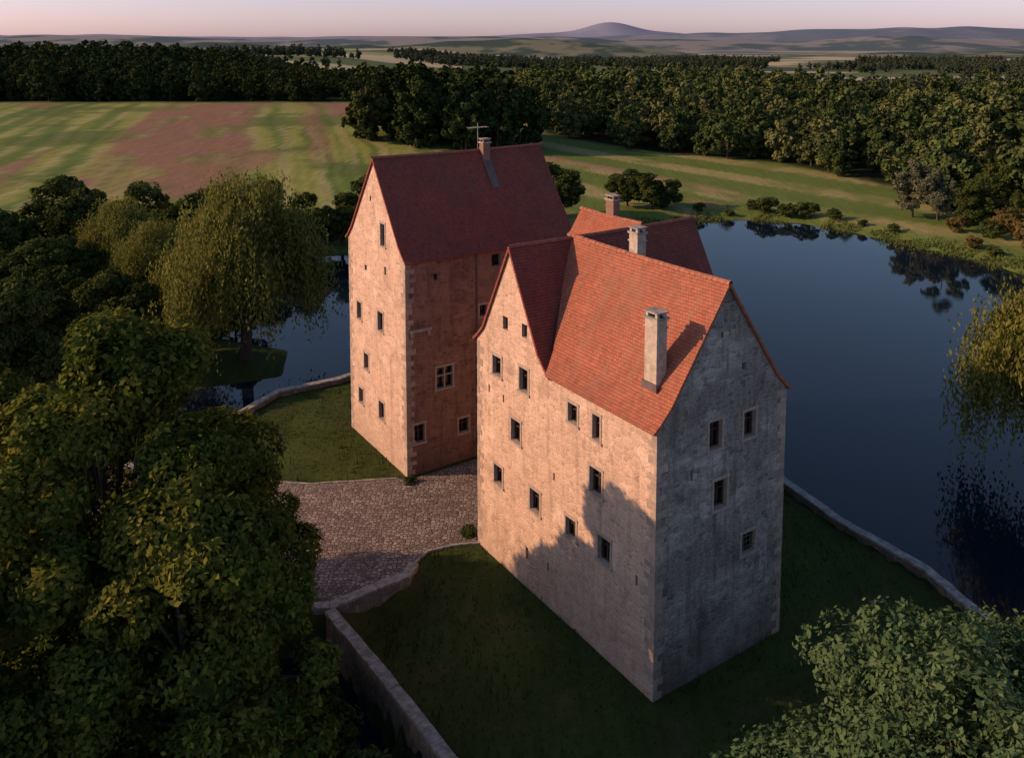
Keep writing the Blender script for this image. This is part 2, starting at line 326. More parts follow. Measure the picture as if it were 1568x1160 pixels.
def wall(name,o,u,outline,holes,mat,parent,win,uvo=0.):
    n=u.cross(ZZ)
    bm=bmesh.new();uvl=bm.loops.layers.uv.new('UVMap');loc={}
    def ring(pts):
        vs=[bm.verts.new(o+u*a+ZZ*z) for a,z in pts]
        for v,(a,z) in zip(vs,pts): loc[v]=(a,z)
        return [bm.edges.new((vs[i],vs[(i+1)%len(vs)])) for i in range(len(vs))]
    E=ring(outline);rects=[]
    for cu,cz,w_,h_,kind in holes:
        r=[(cu-w_/2,cz-h_/2),(cu+w_/2,cz-h_/2),(cu+w_/2,cz+h_/2),(cu-w_/2,cz+h_/2)];rects.append(r);E+=ring(r)
    bmesh.ops.triangle_fill(bm,use_beauty=True,use_dissolve=False,edges=E,normal=n)
    for f in bm.faces:
        for l in f.loops:
            a,z=loc[l.vert];l[uvl].uv=(a+uvo,z)
        f.normal_update()
        if f.normal.dot(n)<0: f.normal_flip()
    me=D.meshes.new(name);bm.to_mesh(me);bm.free();me.materials.append(mat);link(D.objects.new(name,me),parent)
    for (cu,cz,w_,h_,kind),r in zip(holes,rects):
        u0,u1,z0,z1=cu-w_/2,cu+w_/2,cz-h_/2,cz+h_/2;dp=-.38
        for (p,q_) in ((0,1),(1,2),(2,3),(3,0)):
            a,b=r[p],r[q_]
            win.quad([o+u*a[0]+ZZ*a[1],o+u*b[0]+ZZ*b[1],o+u*b[0]+ZZ*b[1]+n*dp,o+u*a[0]+ZZ*a[1]+n*dp],0)
        win.quad([o+u*a+ZZ*z+n*(dp+.02) for a,z in r],2 if kind!='slit' else 3)
        if kind=='slit': continue
        fw=.13;pr=.03
        if kind!='small':
            win.box(o,u,n,u0-fw,u0-.002,z0,z1,-.1,pr,0);win.box(o,u,n,u1+.002,u1+fw,z0,z1,-.1,pr,0)
            win.box(o,u,n,u0-fw-.03,u1+fw+.03,z1+.002,z1+fw+.03,-.1,pr+.01,0);win.box(o,u,n,u0-fw-.05,u1+fw+.05,z0-fw,z0-.002,-.1,pr+.05,0)
        t=.05;a0,a1=-.30,-.22
        win.box(o,u,n,u0+.002,u0+t,z0+.002,z1-.002,a0,a1,1);win.box(o,u,n,u1-t,u1-.002,z0+.002,z1-.002,a0,a1,1)
        win.box(o,u,n,u0+t,u1-t,z1-t,z1-.002,a0,a1,1);win.box(o,u,n,u0+t,u1-t,z0+.002,z0+t,a0,a1,1)
        if kind in('win','grid'):
            win.box(o,u,n,cu-.03,cu+.03,z0+t,z1-t,a0,a1-.01,1)
            zz=z0+(z1-z0)*.62;win.box(o,u,n,u0+t,cu-.03,zz-.025,zz+.025,a0,a1-.01,1);win.box(o,u,n,cu+.03,u1-t,zz-.025,zz+.025,a0,a1-.01,1)
        if kind=='grid':
            k=4
            for i in range(1,k):
                zc=z0+(z1-z0)*i/k;win.box(o,u,n,u0,u1,zc-.015,zc+.015,-.12,-.09,4)
                uc=u0+(u1-u0)*i/k;win.box(o,u,n,uc-.015,uc+.015,z0,z1,-.15,-.12,4)
        if kind=='mull':
            win.box(o,u,n,cu-.05,cu+.05,z0,z1,-.2,.0,0);zz=z0+(z1-z0)*.6
            win.box(o,u,n,u0,cu-.05,zz-.04,zz+.04,-.2,-.02,0);win.box(o,u,n,cu+.05,u1,zz-.04,zz+.04,-.2,-.02,0)
WM=[M_FRAME,M_WOOD,M_GLASS,M_DARK,M_METAL]
def quoins(bt,a,b,da,db,z0,z1):
    z=z0;i=0
    while z<z1-.15:
        h=random.uniform(.26,.44);h=min(h,z1-z);L1,L2=(.62,.32) if i%2 else (.34,.60)
        L1+=random.uniform(-.14,.14);L2+=random.uniform(-.14,.14);e=random.uniform(.006,.022)
        a0,a1=(a-da*e,a+da*L1);b0,b1=(b-db*e,b+db*L2)
        bt.box(C0,A,Bv,min(a0,a1),max(a0,a1),z+.012,z+h-.012,min(b0,b1),max(b0,b1));z+=h;i+=1
def roof(name,parent,axis_,c0,half,zr,ze,r0,r1,mat,ridge_mat,over=.14,kick=.7,endf=None):
    def PT(s,t,z): return P(c0+s,t,z) if axis_=='b' else P(t,c0+s,z)
    prof=[(half+.34,ze-.18),(half-.05,ze+.13),(half-kick,ze+kick*1.12),(0,zr)]
    pr=prof[:3]+[(prof[2][0]*(1-k/6),prof[2][1]+(zr-prof[2][1])*k/6) for k in range(1,7)]
    n=max(4,int((r1-r0)/1.2))
    for sg,nm in((-1,'slope'),(1,'slope')):
        V=[];F=[];UV=[];ds=[0]
        for i in range(1,len(pr)): ds.append(ds[-1]+math.hypot(pr[i][0]-pr[i-1][0],pr[i][1]-pr[i-1][1]))
        for i,(s,z) in enumerate(pr):
            e1=r1+over if endf is None else endf(z)
            for j in range(n+1):
                t=r0-over+(e1-r0+over)*j/n
                sag=0 if i in(0,len(pr)-1) or j in(0,n) else random.uniform(-.03,.02)
                sag-= .08*math.sin(math.pi*j/n)*(i/len(pr))
                V.append(tuple(PT(sg*s,t,z+sag)));UV.append((t,ds[i]))
        m=n+1
        for i in range(len(pr)-1):
            for j in range(n): F.append((i*m+j,i*m+j+1,(i+1)*m+j+1,(i+1)*m+j))
        me=D.meshes.new(nm);me.from_pydata(V,[],F);me.materials.append(mat)
        l=me.uv_layers.new(name='UVMap')
        for lo in me.loops: l.data[lo.index].uv=UV[lo.vertex_index]
        bm=bmesh.new();bm.from_mesh(me);bmesh.ops.recalc_face_normals(bm,faces=bm.faces)
        up=sum((f.normal.z for f in bm.faces))
        if up<0: bmesh.ops.reverse_faces(bm,faces=bm.faces)
        bm.to_mesh(me);bm.free()
        o=link(D.objects.new(name+'_slope',me),parent)
        md=o.modifiers.new('thick','SOLIDIFY');md.thickness=.13;md.offset=-1
    bt=Batch();t=r0-over;u=(Bv if axis_=='b' else A);nn=(A if axis_=='b' else Bv)
    o0=P(c0,0) if axis_=='b' else P(0,c0)
    while t<r1+over-.1:
        L=.38;h=random.uniform(-.008,.008)-.07*math.sin(math.pi*(t-r0)/(r1-r0)) if r0<t<r1 else 0
        pts=[(-.15,-.10),(-.10,.03),(0,.085),(.10,.03),(.15,-.10)]
        for k in range(4):
            s0,z0=pts[k];s1,z1=pts[k+1]
            bt.quad([o0+u*t+nn*s0+ZZ*(zr+z0+h),o0+u*(t+L)+nn*(s0*.88)+ZZ*(zr+z0*.88+h),o0+u*(t+L)+nn*(s1*.88)+ZZ*(zr+z1*.88+h),o0+u*t+nn*s1+ZZ*(zr+z1+h)])
        t+=.36
    bt.obj(name+'_ridge',[ridge_mat],parent)
house=empty('castle_residence')
tower=empty('castle_tower_house')
win=Batch()
zb=-1.6
out=[(-15.2,zb),(0,zb),(0,12.95),(-8.15,12.95),(-8.2,12.75),(-8.9,13.45),(-11.7,18.55),(-14.5,13.45),(-15.2,12.7)]
hl=[(-12.19,14.3,.5,.75,'small'),(-10.33,14.38,.5,.75,'small'),(-10.9,16.8,.24,.32,'slit'),(-13.07,11.58,.85,1.1,'win'),(-10.39,11.64,.8,1.3,'win'),(-11.15,8.48,.9,1.25,'win'),(-12.95,5.18,.85,1.1,'win'),(-9.32,5.28,.9,1.2,'win'),(-10.05,1.94,.22,.7,'slit'),(-6.06,11.37,.74,.98,'win'),(-4.21,11.35,.55,1.25,'win'),(-4.22,8.63,.9,1.3,'win'),(-6.16,5.31,.82,1.0,'win'),(-3.53,5.47,.9,1.25,'win'),(-13.9,10.0,.14,.45,'slit'),(-12.4,9.9,.14,.45,'slit'),(-1.2,5.2,.14,.5,'slit'),(-7.6,7.4,.14,.4,'slit'),(-8.1,2.2,.16,.5,'slit')]
wall('facade_wall',C0,-Bv,out,hl,M_WALL,house,win)
g2=[(0,zb),(8.65,zb),(8.65,12.95),(7.95,13.64),(4.33,18.72),(.7,13.64),(0,12.95)]
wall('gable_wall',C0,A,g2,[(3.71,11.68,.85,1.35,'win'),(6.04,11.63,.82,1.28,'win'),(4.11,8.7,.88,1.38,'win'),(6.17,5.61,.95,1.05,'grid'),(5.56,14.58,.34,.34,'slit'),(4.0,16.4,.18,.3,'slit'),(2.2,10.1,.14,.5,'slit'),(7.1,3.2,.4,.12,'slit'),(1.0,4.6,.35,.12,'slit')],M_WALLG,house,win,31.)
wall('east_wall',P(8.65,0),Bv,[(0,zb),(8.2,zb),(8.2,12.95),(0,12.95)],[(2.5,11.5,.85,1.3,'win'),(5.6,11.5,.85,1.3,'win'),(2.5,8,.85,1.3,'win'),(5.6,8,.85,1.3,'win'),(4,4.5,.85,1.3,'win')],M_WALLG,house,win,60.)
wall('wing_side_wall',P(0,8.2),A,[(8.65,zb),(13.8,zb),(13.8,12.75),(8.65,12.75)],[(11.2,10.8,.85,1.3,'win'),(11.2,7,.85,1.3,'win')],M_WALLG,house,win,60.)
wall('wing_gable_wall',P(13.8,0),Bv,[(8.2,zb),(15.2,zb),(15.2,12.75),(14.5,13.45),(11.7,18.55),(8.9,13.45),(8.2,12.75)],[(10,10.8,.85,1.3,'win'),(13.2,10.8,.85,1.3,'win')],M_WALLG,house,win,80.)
wall('courtyard_wall',P(0,15.2),-A,[(-13.8,zb),(0,zb),(0,12.75),(-13.8,12.75)],[(-3,3,.9,1.4,'win'),(-6.5,8,.9,1.4,'win')],M_WALL,house,win,95.)
win.obj('windows',WM,house)
bt=Batch()
quoins(bt,0,0,1,1,-.3,12.8);quoins(bt,8.65,0,-1,1,-.3,12.8);quoins(bt,0,15.2,1,-1,-.3,12.5);quoins(bt,13.8,8.2,-1,1,-.3,12.5)
bt.obj('quoins',[M_QUOIN],house)
roof('main_roof',house,'b',4.325,4.325,18.85,12.95,0,11.7,M_TILE,M_RIDGE,endf=lambda z:min(11.8,11.7-(18.78-z)/1.53+.25))
roof('wing_roof',house,'a',11.7,3.5,18.78,12.75,0,13.8,M_TILED,M_RIDGED)
def chimney(parent,a,b,z0,z1,wa,wb,mat,name='chimney'):
    bt=Batch();bt.box(C0,A,Bv,a-wa/2,a+wa/2,z0,z1,b-wb/2,b+wb/2,0)
    bt.box(C0,A,Bv,a-wa/2-.05,a+wa/2+.05,z1-.42,z1-.34,b-wb/2-.05,b+wb/2+.05,0)
    bt.box(C0,A,Bv,a-wa/2-.08,a+wa/2+.08,z1+.002,z1+.11,b-wb/2-.08,b+wb/2+.08,1)
    for sa in(-1,1):
        for sb in(-1,1):
            ca=a+sa*(wa/2-.09);cb=b+sb*(wb/2-.09);bt.box(C0,A,Bv,ca-.07,ca+.07,z1+.112,z1+.30,cb-.07,cb+.07,0)
    bt.box(C0,A,Bv,a-wa/2+.1,a+wa/2-.1,z1+.112,z1+.14,b-wb/2+.1,b+wb/2-.1,3)
    bt.box(C0,A,Bv,a-wa/2-.06,a+wa/2+.06,z1+.302,z1+.37,b-wb/2-.06,b+wb/2+.06,1)
    return bt.obj(name,[mat,M_CAP,M_LEAD,M_DARK],parent)
chimney(house,1.2,1.45,12.6,17.3,.62,.80,M_PLASTER)
chimney(house,5.1,7.1,16.5,19.7,.6,.65,M_PLASTER)
bt=Batch()
bt.box(C0,A,Bv,.80,.885,14.0,14.35,.95,1.95,0)
bt.obj('chimney_flashing',[M_LEAD],house)
annex=empty('castle_annex');win=Batch()
wall('annex_west_wall',P(9,0),-Bv,[(-21.1,zb),(-15.2,zb),(-15.2,13),(-21.1,13)],[(-18,10,.8,1.2,'win')],M_WALL,annex,win,120.)
wall('annex_north_wall',P(0,21.1),-A,[(-16,zb),(-9,zb),(-9,13),(-9.7,13.7),(-12.5,17.7),(-15.3,13.7),(-16,13)],[(-12.5,10,.8,1.2,'win')],M_WALL,annex,win,130.)
wall('annex_east_wall',P(16,0),Bv,[(15.2,zb),(21.1,zb),(21.1,13),(15.2,13)],[(18,10,.8,1.2,'win')],M_WALL,annex,win,140.)
wall('annex_south_wall',P(0,15.2),A,[(13.8,zb),(16,zb),(16,13),(15.3,13.7),(13.8,15.5)],[],M_WALL,annex,win,150.)
win.obj('windows',WM,annex)
roof('annex_roof',annex,'b',12.5,3.5,18.,13,15.0,21.1,M_TILE,M_RIDGE)
M_BRICKC=m_simple('chimney_brick',(.27,.16,.12),(.17,.11,.09),scale=7.)
chimney(annex,12.7,18.1,16.,19.0,.55,.8,M_BRICKC)
win=Batch()
tl=[(-27.92,16.3,.7,1.6,'win'),(-30.9,13.3,.4,.4,'slit'),(-27.6,13.8,.3,.6,'slit'),(-32.2,9.75,.75,1.3,'win'),(-28.5,9.9,.85,1.4,'win'),(-31.06,6.17,.75,1.2,'win'),(-32.1,3.18,.75,1.15,'win'),(-28.5,3.3,.85,1.3,'win'),(-29.9,18.6,.25,.4,'slit')]
wall('facade_wall',C0,-Bv,[(-34,zb),(-24.5,zb),(-24.5,15.2),(-25.2,15.9),(-29.25,21.35),(-33.3,15.9),(-34,15.2)],tl,M_WALLTF,tower,win,170.)
tr=[(2.98,6.48,1.25,1.5,'mull'),(.95,2.9,.8,1.3,'win'),(4.5,2.6,.8,1.05,'win'),(2.37,13.7,.35,.45,'slit'),(6.17,10.7,.6,.8,'win'),(9.5,6.2,.9,1.3,'win'),(9.5,10.5,.9,1.3,'win'),(7.3,14.2,.8,.9,'slit'),(6.9,1.1,1.2,2.2,'slit')]
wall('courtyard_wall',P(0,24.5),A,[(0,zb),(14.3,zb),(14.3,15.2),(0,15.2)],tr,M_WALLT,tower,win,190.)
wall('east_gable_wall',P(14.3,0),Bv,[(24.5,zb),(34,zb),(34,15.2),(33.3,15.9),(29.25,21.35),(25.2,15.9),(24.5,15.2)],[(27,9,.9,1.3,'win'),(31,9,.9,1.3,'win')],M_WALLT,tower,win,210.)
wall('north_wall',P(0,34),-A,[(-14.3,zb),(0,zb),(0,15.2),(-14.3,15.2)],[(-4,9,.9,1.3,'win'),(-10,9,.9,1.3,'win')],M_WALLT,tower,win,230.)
win.box(P(0,24.5),A,-Bv,.3,1.9,10.15,10.32,0,.22,0)
win.box(P(0,24.5),A,-Bv,.3,.5,9.8,10.148,0,.16,0);win.box(P(0,24.5),A,-Bv,1.6,1.8,9.8,10.148,0,.16,0)
win.obj('windows',WM,tower)
bt=Batch();quoins(bt,0,24.5,1,1,-.3,15.0);quoins(bt,0,34,1,-1,-.3,15.0);bt.obj('quoins',[M_QUOIN],tower)
roof('tower_roof',tower,'a',29.25,4.75,21.65,15.2,0,14.3,M_TILED,M_RIDGED)
chimney(tower,9.1,28.95,20.2,22.1,.6,.6,M_BRICKC)
bt=Batch();o=P(8.7,29.3)
bt.box(o,A,Bv,-.025,.025,21.5,23.6,-.025,.025,0)
bt.box(o,A,Bv,-.9,.9,23.25,23.29,-.02,.02,0)
for k in range(-4,5): bt.box(o,A,Bv,k*.2-.012,k*.2+.012,23.292,23.315,-.35,.35,0)
bt.obj('antenna',[M_METAL],tower)
bt=Batch();k=(21.65-15.98)/(4.05)
def SL(b): return 21.65-(29.25-b)*k
for i in range(3):
    b0=28.6-i*.45;b1=b0-.46
    bt.quad([P(8.75,b0,SL(b0)+.035+.006*i),P(9.45,b0,SL(b0)+.035+.006*i),P(9.45,b1,SL(b1)+.04+.006*i),P(8.75,b1,SL(b1)+.04+.006*i)])
bt.obj('chimney_flashing',[M_LEAD],tower)
bt=Batch();bt.box(P(5.6,24.5),A,-Bv,-.05,.05,.2,14.9,.03,.13,0);bt.obj('downpipe',[M_LEAD],tower)
# ------------------------------------------------------------------ moat walls
def strip_wall(name,pts,z0,z1,thick,mat=M_MOAT,capw=.12,caph=.14):
    pts=[Vector((p[0],p[1],0)) for p in pts]
    R=[]
    for i in range(len(pts)-1):
        n=max(1,int((pts[i+1]-pts[i]).length/.9))
        for k in range(n): R.append(pts[i].lerp(pts[i+1],k/n)+Vector((random.uniform(-.03,.03),random.uniform(-.03,.03),0)))
    R.append(pts[-1]);N=[]
    for i in range(len(R)):
        t=(R[min(i+1,len(R)-1)]-R[max(i-1,0)]).normalized();N.append(Vector((t.y,-t.x,0)))
    bt=Batch()
    for i in range(len(R)-1):
        a,b,na,nb=R[i],R[i+1],N[i],N[i+1];h=thick/2
        bt.quad([a+na*h+ZZ*z0,b+nb*h+ZZ*z0,b+nb*h+ZZ*z1,a+na*h+ZZ*z1],0);bt.quad([a-na*h+ZZ*z0,b-nb*h+ZZ*z0,b-nb*h+ZZ*z1,a-na*h+ZZ*z1],0)
        h+=capw;c0=z1+.003+random.uniform(0,.05);c1=c0+caph
        a2=a.lerp(b,.012);b2=b.lerp(a,.012);jj=random.uniform(-.03,.03)
        v=[a2+na*(h+jj),b2+nb*(h+jj),b2-nb*h,a2-na*h]
        bt.quad([q+ZZ*c1 for q in v],1);bt.quad([q+ZZ*c0 for q in v],1)
        for k in range(4): bt.quad([v[k]+ZZ*c0,v[(k+1)%4]+ZZ*c0,v[(k+1)%4]+ZZ*c1,v[k]+ZZ*c1],1)
    for e,n in((R[0],N[0]),(R[-1],N[-1])):
        h=thick/2;bt.quad([e+n*h+ZZ*z0,e-n*h+ZZ*z0,e-n*h+ZZ*z1,e+n*h+ZZ*z1],0)
    return bt.obj(name,[mat,M_CAP],None)
strip_wall('moat_wall',[(-9.5,42.7),(-6,38.1),(-2.5,33.2),(3,27.5),(10,25),(18,30),(24.7,40.6),(23.3,46.2),(20.2,51.5),(18.4,55.9),(17.4,64),(17,74),(12,84),(2,88),(-8,84),(-12.5,76.5),(-15.1,73.9),(-19.8,71),(-22,66),(-22,58)],-3.4,.30,.42,capw=.08)
strip_wall('causeway_retaining_wall',[(-46,45),(-14,43.2),(-9.6,43.2),(-5.9,45.9),(-5.55,46.9)],-3.,.22,.5,capw=.05)
strip_wall('causeway_parapet',[(-46,58),(-22.4,57.7)],-3.,.5,.45)
pp=[(-46,57.5),(-22,57.2),(-13.5,56.3),(-7.9,57.0),(-6.9,56.9),(-1.4,60.6),(1.6,62.4),(10,68),(14,66),(4,55.5),(-1.9,49.4),(-3.6,49.1),(-5.0,48.5),(-5.6,47.4),(-5.9,46.1),(-9.6,43.4),(-14,43.5),(-46,45.3)]
bm=bmesh.new();vs=[bm.verts.new((a,b,.075)) for a,b in pp];f=bm.faces.new(vs)
f.normal_update()
if f.normal.z<0: f.normal_flip()
ex=bmesh.ops.extrude_face_region(bm,geom=[f])
for v in [e for e in ex['geom'] if isinstance(e,bmesh.types.BMVert)]: v.co.z=-.4
bmesh.ops.recalc_face_normals(bm,faces=bm.faces)
me=D.meshes.new('cobbled_path');bm.to_mesh(me);bm.free();me.materials.append(M_COBBLE);link(D.objects.new('cobbled_path',me))
def kerb(pts,nm):
    bt=Batch()
    for i in range(len(pts)-1):
        a=Vector((*pts[i],0));b=Vector((*pts[i+1],0));L=(b-a).length;n=max(1,int(L/.45));t=(b-a).normalized();nn=Vector((t.y,-t.x,0))
        for k in range(n):
            bt.box(a,t,nn,L*k/n+.01,L*(k+1)/n-.01,-.3,.11+random.uniform(-.015,.015),-.07,.07,0)
    return bt.obj(nm,[M_CAP])
kerb([(-5.6,47.3),(-5.0,48.5),(-3.6,49.1),(-1.9,49.4)],'path_kerb')
kerb([(-22,57.2),(-13.5,56.3),(-7.9,57.0)],'path_kerb')
# ------------------------------------------------------------------ trees
def tube(pts,rad,k=7):
    pts=np.array(pts,float);n=len(pts);V=[];Q=[]
    for i in range(n):
        t=pts[min(i+1,n-1)]-pts[max(i-1,0)];t/=np.linalg.norm(t)+1e-9
        r=np.cross(t,[.3,.9,.1]);r/=np.linalg.norm(r);s=np.cross(t,r)
        for j in range(k):
            a=2*math.pi*j/k;V.append(pts[i]+rad[i]*(r*math.cos(a)+s*math.sin(a)))
    for i in range(n-1):
        for j in range(k): Q.append((i*k+j,i*k+(j+1)%k,(i+1)*k+(j+1)%k,(i+1)*k+j))
    return np.array(V),np.array(Q)
def quads_at(pos,nrm,size,asp,g,up=None):
    n=len(pos);r=g.normal(size=(n,3)) if up is None else up
    t=np.cross(nrm,r);t/=np.linalg.norm(t,axis=1)[:,None]+1e-9;b=np.cross(nrm,t);b/=np.linalg.norm(b,axis=1)[:,None]+1e-9
    s=size[:,None]
    V=np.stack([pos-t*s*.5,pos-b*s*asp*.5+t*s*.05,pos+t*s*.5,pos+b*s*asp*.5+t*s*.05],1).reshape(-1,3)
    return V,np.arange(4*n).reshape(n,4)
def tree_mesh(name,h,R,z0,leafmat,seed,nleaf=60000,leaf=.3,lobes=26,shape='round',trunk=.35,lobe_r=.36,asp=.55,core=.5):
    g=np.random.default_rng(seed);VV=[];QQ=[];MI=[];off=0
    def add(V,Q,m):
        nonlocal off
        VV.append(V);QQ.append(Q+off);MI.append(np.full(len(Q),m));off+=len(V)
    zc=(h+z0)/2;hz=(h-z0)/2
    L=[]
    for i in range(lobes):
        d=g.normal(size=3);d/=np.linalg.norm(d);rr=g.uniform(.35,1)**.5
        zz=d[2]*rr
        rad=1.
        if shape=='cone': rad=np.clip(1.12-.55*max(zz,0)-.05,0.3,1.1)
        lr=R*lobe_r*g.uniform(.65,1.15)
        L.append((np.array([d[0]*rr*(R-lr*.7)*rad,d[1]*rr*(R-lr*.7)*rad,zc+zz*(hz-lr*.6)]),lr))
    L.append((np.array([0,0,h-R*lobe_r*.8]),R*lobe_r*.8));L.append((np.array([0,0,zc]),R*core))
    bend=g.normal(size=2)*.25
    tp=[(bend[0]*t*t*2,bend[1]*t*t*2,h*.82*t) for t in np.linspace(0,1,7)]
    add(*tube(tp,[trunk*(1.25 if i==0 else 1)*(1-.85*i/6) for i in range(7)],9),1)
    for c,lr in L[:-2]:
        s=g.uniform(.18,.7);st=np.array([bend[0]*s*s*2,bend[1]*s*s*2,h*.82*s]);st[2]=min(st[2],c[2]-.05*h) if c[2]>h*.2 else st[2]
        mid=st*.5+c*.5+g.normal(size=3)*.05*R-np.array([0,0,.06*R])
        add(*tube([st,mid,c],[trunk*.42,trunk*.24,trunk*.08],5),1)
    wts=np.array([l[1]**2 for l in L]);wts/=wts.sum();cnt=(wts*nleaf).astype(int)
    for (c,lr),n in zip(L,cnt):
        k=max(8,int(18*(lr/1.5)**.5)) if nleaf>8000 else 9
        dirs=g.normal(size=(k,3));dirs[:,2]=dirs[:,2]*.8+.15;dirs/=np.linalg.norm(dirs,axis=1)[:,None]
        w=g.integers(0,k,n);d=dirs[w]+g.normal(size=(n,3))*.26;d/=np.linalg.norm(d,axis=1)[:,None]
        al=(d*dirs[w]).sum(1)
        rad=lr*(.62+.42*np.clip((al-.75)/.25,0,1)+g.normal(size=n)*.07)
        sc=g.random(n)<.12;rad=np.where(sc,lr*g.uniform(.3,1.22,n),rad)
        pos=c+d*rad[:,None]*np.array([1,1,.85])
        nr=d*.7+g.normal(size=(n,3))*.45+np.array([0,0,.35]);nr/=np.linalg.norm(nr,axis=1)[:,None]
        V,Q=quads_at(pos,nr,leaf*g.uniform(.6,1.35,n),asp,g);add(V,Q,0)
    return fast_mesh(name,np.concatenate(VV),np.concatenate(QQ),[leafmat,M_BARK],np.concatenate(MI))
def willow_mesh(name,h,R,leafmat,seed,strands=900,leaf=.35):
    g=np.random.default_rng(seed);VV=[];QQ=[];MI=[];off=0
    def add(V,Q,m):
        nonlocal off
        VV.append(V);QQ.append(Q+off);MI.append(np.full(len(Q),m));off+=len(V)
    add(*tube([(0,0,0),(.2,.1,h*.3),(0,.3,h*.6)],[.55,.42,.2],9),1)
    hubs=[];NH=30
    for i in range(NH):
        a=g.uniform(0,6.283);r=R*g.uniform(.15,.95);z=h*(.95-.5*(r/R)**2)*g.uniform(.7,1.02)
        c=np.array([math.cos(a)*r,math.sin(a)*r,z]);hubs.append(c)
        add(*tube([(0,0.1,h*.35),c*np.array([.5,.5,.8]),c],[.25,.14,.04],5),1)
    pos=[]
    for i in range(strands):
        c=hubs[g.integers(0,NH)];o=g.normal(size=3)*np.array([1.,1.,.85])*R*.15;s=c+o
        out=np.array([s[0],s[1],0]);out/=np.linalg.norm(out)+1e-6;Ln=g.uniform(.12,.6)*h*.7;Ln=min(Ln,s[2]-.6)
        m=int(Ln/.22)+3;t=np.linspace(0,1,m)[:,None]
        pts=s+out*(t**.6)*g.uniform(.3,1.3)-np.array([0,0,1.])*Ln*(t**1.4)+g.normal(size=(m,3))*.16
        pos.append(pts)
    pos=np.concatenate(pos);n=len(pos);nr=g.normal(size=(n,3));nr[:,2]*=.35
    rad=pos.copy();rad[:,2]*=.0;nr+=rad/R*.8;nr/=np.linalg.norm(nr,axis=1)[:,None]
    upv=np.tile([0.,0,1.],(n,1))+g.normal(size=(n,3))*.35
    V,Q=quads_at(pos,nr,leaf*g.uniform(.7,1.4,n),.45,g,up=np.cross(nr,upv));add(V,Q,0)
    return fast_mesh(name,np.concatenate(VV),np.concatenate(QQ),[leafmat,M_BARK],np.concatenate(MI))
def place(name,me,x,y,s=1.,rz=0.,sz=None,z=None):
    o=D.objects.new(name,me);o.location=(x,y,(Hs(x,y) if z is None else z)-.1);o.rotation_euler=(0,0,rz);o.scale=(s,s,sz or s);return link(o)
chest=tree_mesh('chestnut_crown',20.4,8.2,1.5,L_CHEST,11,105000,.32,46,'cone',.4,.255,core=.4)
place('chestnut_tree',chest,-17.2,36.3,1.,0.,.96)
ch2=tree_mesh('chestnut_crown_b',14,6.0,.5,L_CHEST,12,60000,.30,36,'cone',.3,.3,core=.5)
place('chestnut_tree',ch2,-12.4,31.5,1.,.4)
place('chestnut_tree',ch2,-20.5,27.5,.95,2.4)
place('chestnut_tree',ch2,-13.6,39.2,.80,4.4,.82)
place('chestnut_tree',ch2,-28,42,1.05,1.2,1.1)
maple=tree_mesh('maple_crown',14.2,7.8,0.5,L_MAPLE,21,100000,.25,58,'round',.3,.25,core=.6)
place('maple_tree',maple,14.6,26.0)
place('maple_tree',maple,21.5,30.0,.85,1.7)
place('maple_tree',maple,9.8,21.5,.6,3.)
will=willow_mesh('willow_crown',16.5,6.2,L_WILLOW,31,2800,.34)
place('willow_tree',will,-26.0,82.5,1.1)
place('willow_tree',will,40.5,60,1.05,2.)
place('willow_tree',will,-40,96,.72,1.)
place('willow_tree',will,-50,110,.8,3.)
bank=tree_mesh('bank_crown',12,5.5,.3,L_HEDGE,41,26000,.42,30,'round',.3,.3)
bank2=tree_mesh('bank_crown_b',10,4.6,.2,L_HEDGE,42,22000,.40,26,'round',.25,.32)
i=0
for (bx,by,s) in [(-44,116,1),(-52,120,1.05),(-60,117,1.1),(-68,122,1.0),(-76,116,1.1),(-54,104,.95),(-64,104,1.0),(-74,104,1.05),(-84,110,1.1),(-45,86,.95),(-52,92,.95),(-60,90,1),(-37,80,.8),(-70,92,1),(-42,70,.85),(-52,76,.95),(-34,120,.95),(-26,131,.95),(-17,140,.85),(-48,60,.9),(-92,120,1.),(-38,130,.95),(-58,80,1.),(-44,126,.85),(-30,92,.62),(-100,124,1),(-21,134,.9),(-31,127,.9),(78,146,.7),(84,152,.9),(90,158,1.),(86,142,.8),(94,148,1.)]:
    place('bank_tree',(bank,bank2)[i%2],bx,by,s,i*1.3,s*random.uniform(.8,1.15));i+=1
for (bx,by,s) in [(25.5,157,.9),(21.5,160,.75),(29,160,.7),(7,150,1.05),(3,146,.8)]:
    place('lakeside_tree',(bank,bank2)[i%2],bx,by,s,i*1.3,s*.78);i+=1
silver=tree_mesh('silver_crown',9,3.2,.2,m_leaf('silver_willow_leaves',(.12,.14,.08),(.18,.19,.12),(.22,.22,.13)),51,12000,.4,20,'round',.2,.34)
for bx,by,s in[(70,150,1.15),(73,147,1.)]: place('silver_willow_tree',silver,bx,by,s,bx)
bush=tree_mesh('bush_crown',3,1.9,0.,L_HEDGE,61,5000,.28,14,'round',.08,.4)
abush=tree_mesh('shore_bush_crown',3.4,2.,0.,L_AUT,62,5000,.28,14,'round',.08,.4)
for bx,by,s in[(46,155,1.2),(49,152.5,1.),(52,151.5,1.2),(56,149,.8),(44,157,.8),(-60,140,1.3),(-2.6,50.2,.3),(-6.9,56.5,.25),(75,134,1.2),(83,128,1.5),(76,143,1.2),(34,156,.7),(62,139,.6),(39,154,.5),(59,144,.5),(70,124,.6),(-8.2,36.2,.9),(-6.0,33.0,.9),(-9.5,38.5,.8)]:
    place('bush',bush,bx,by,s,bx,s*.8)
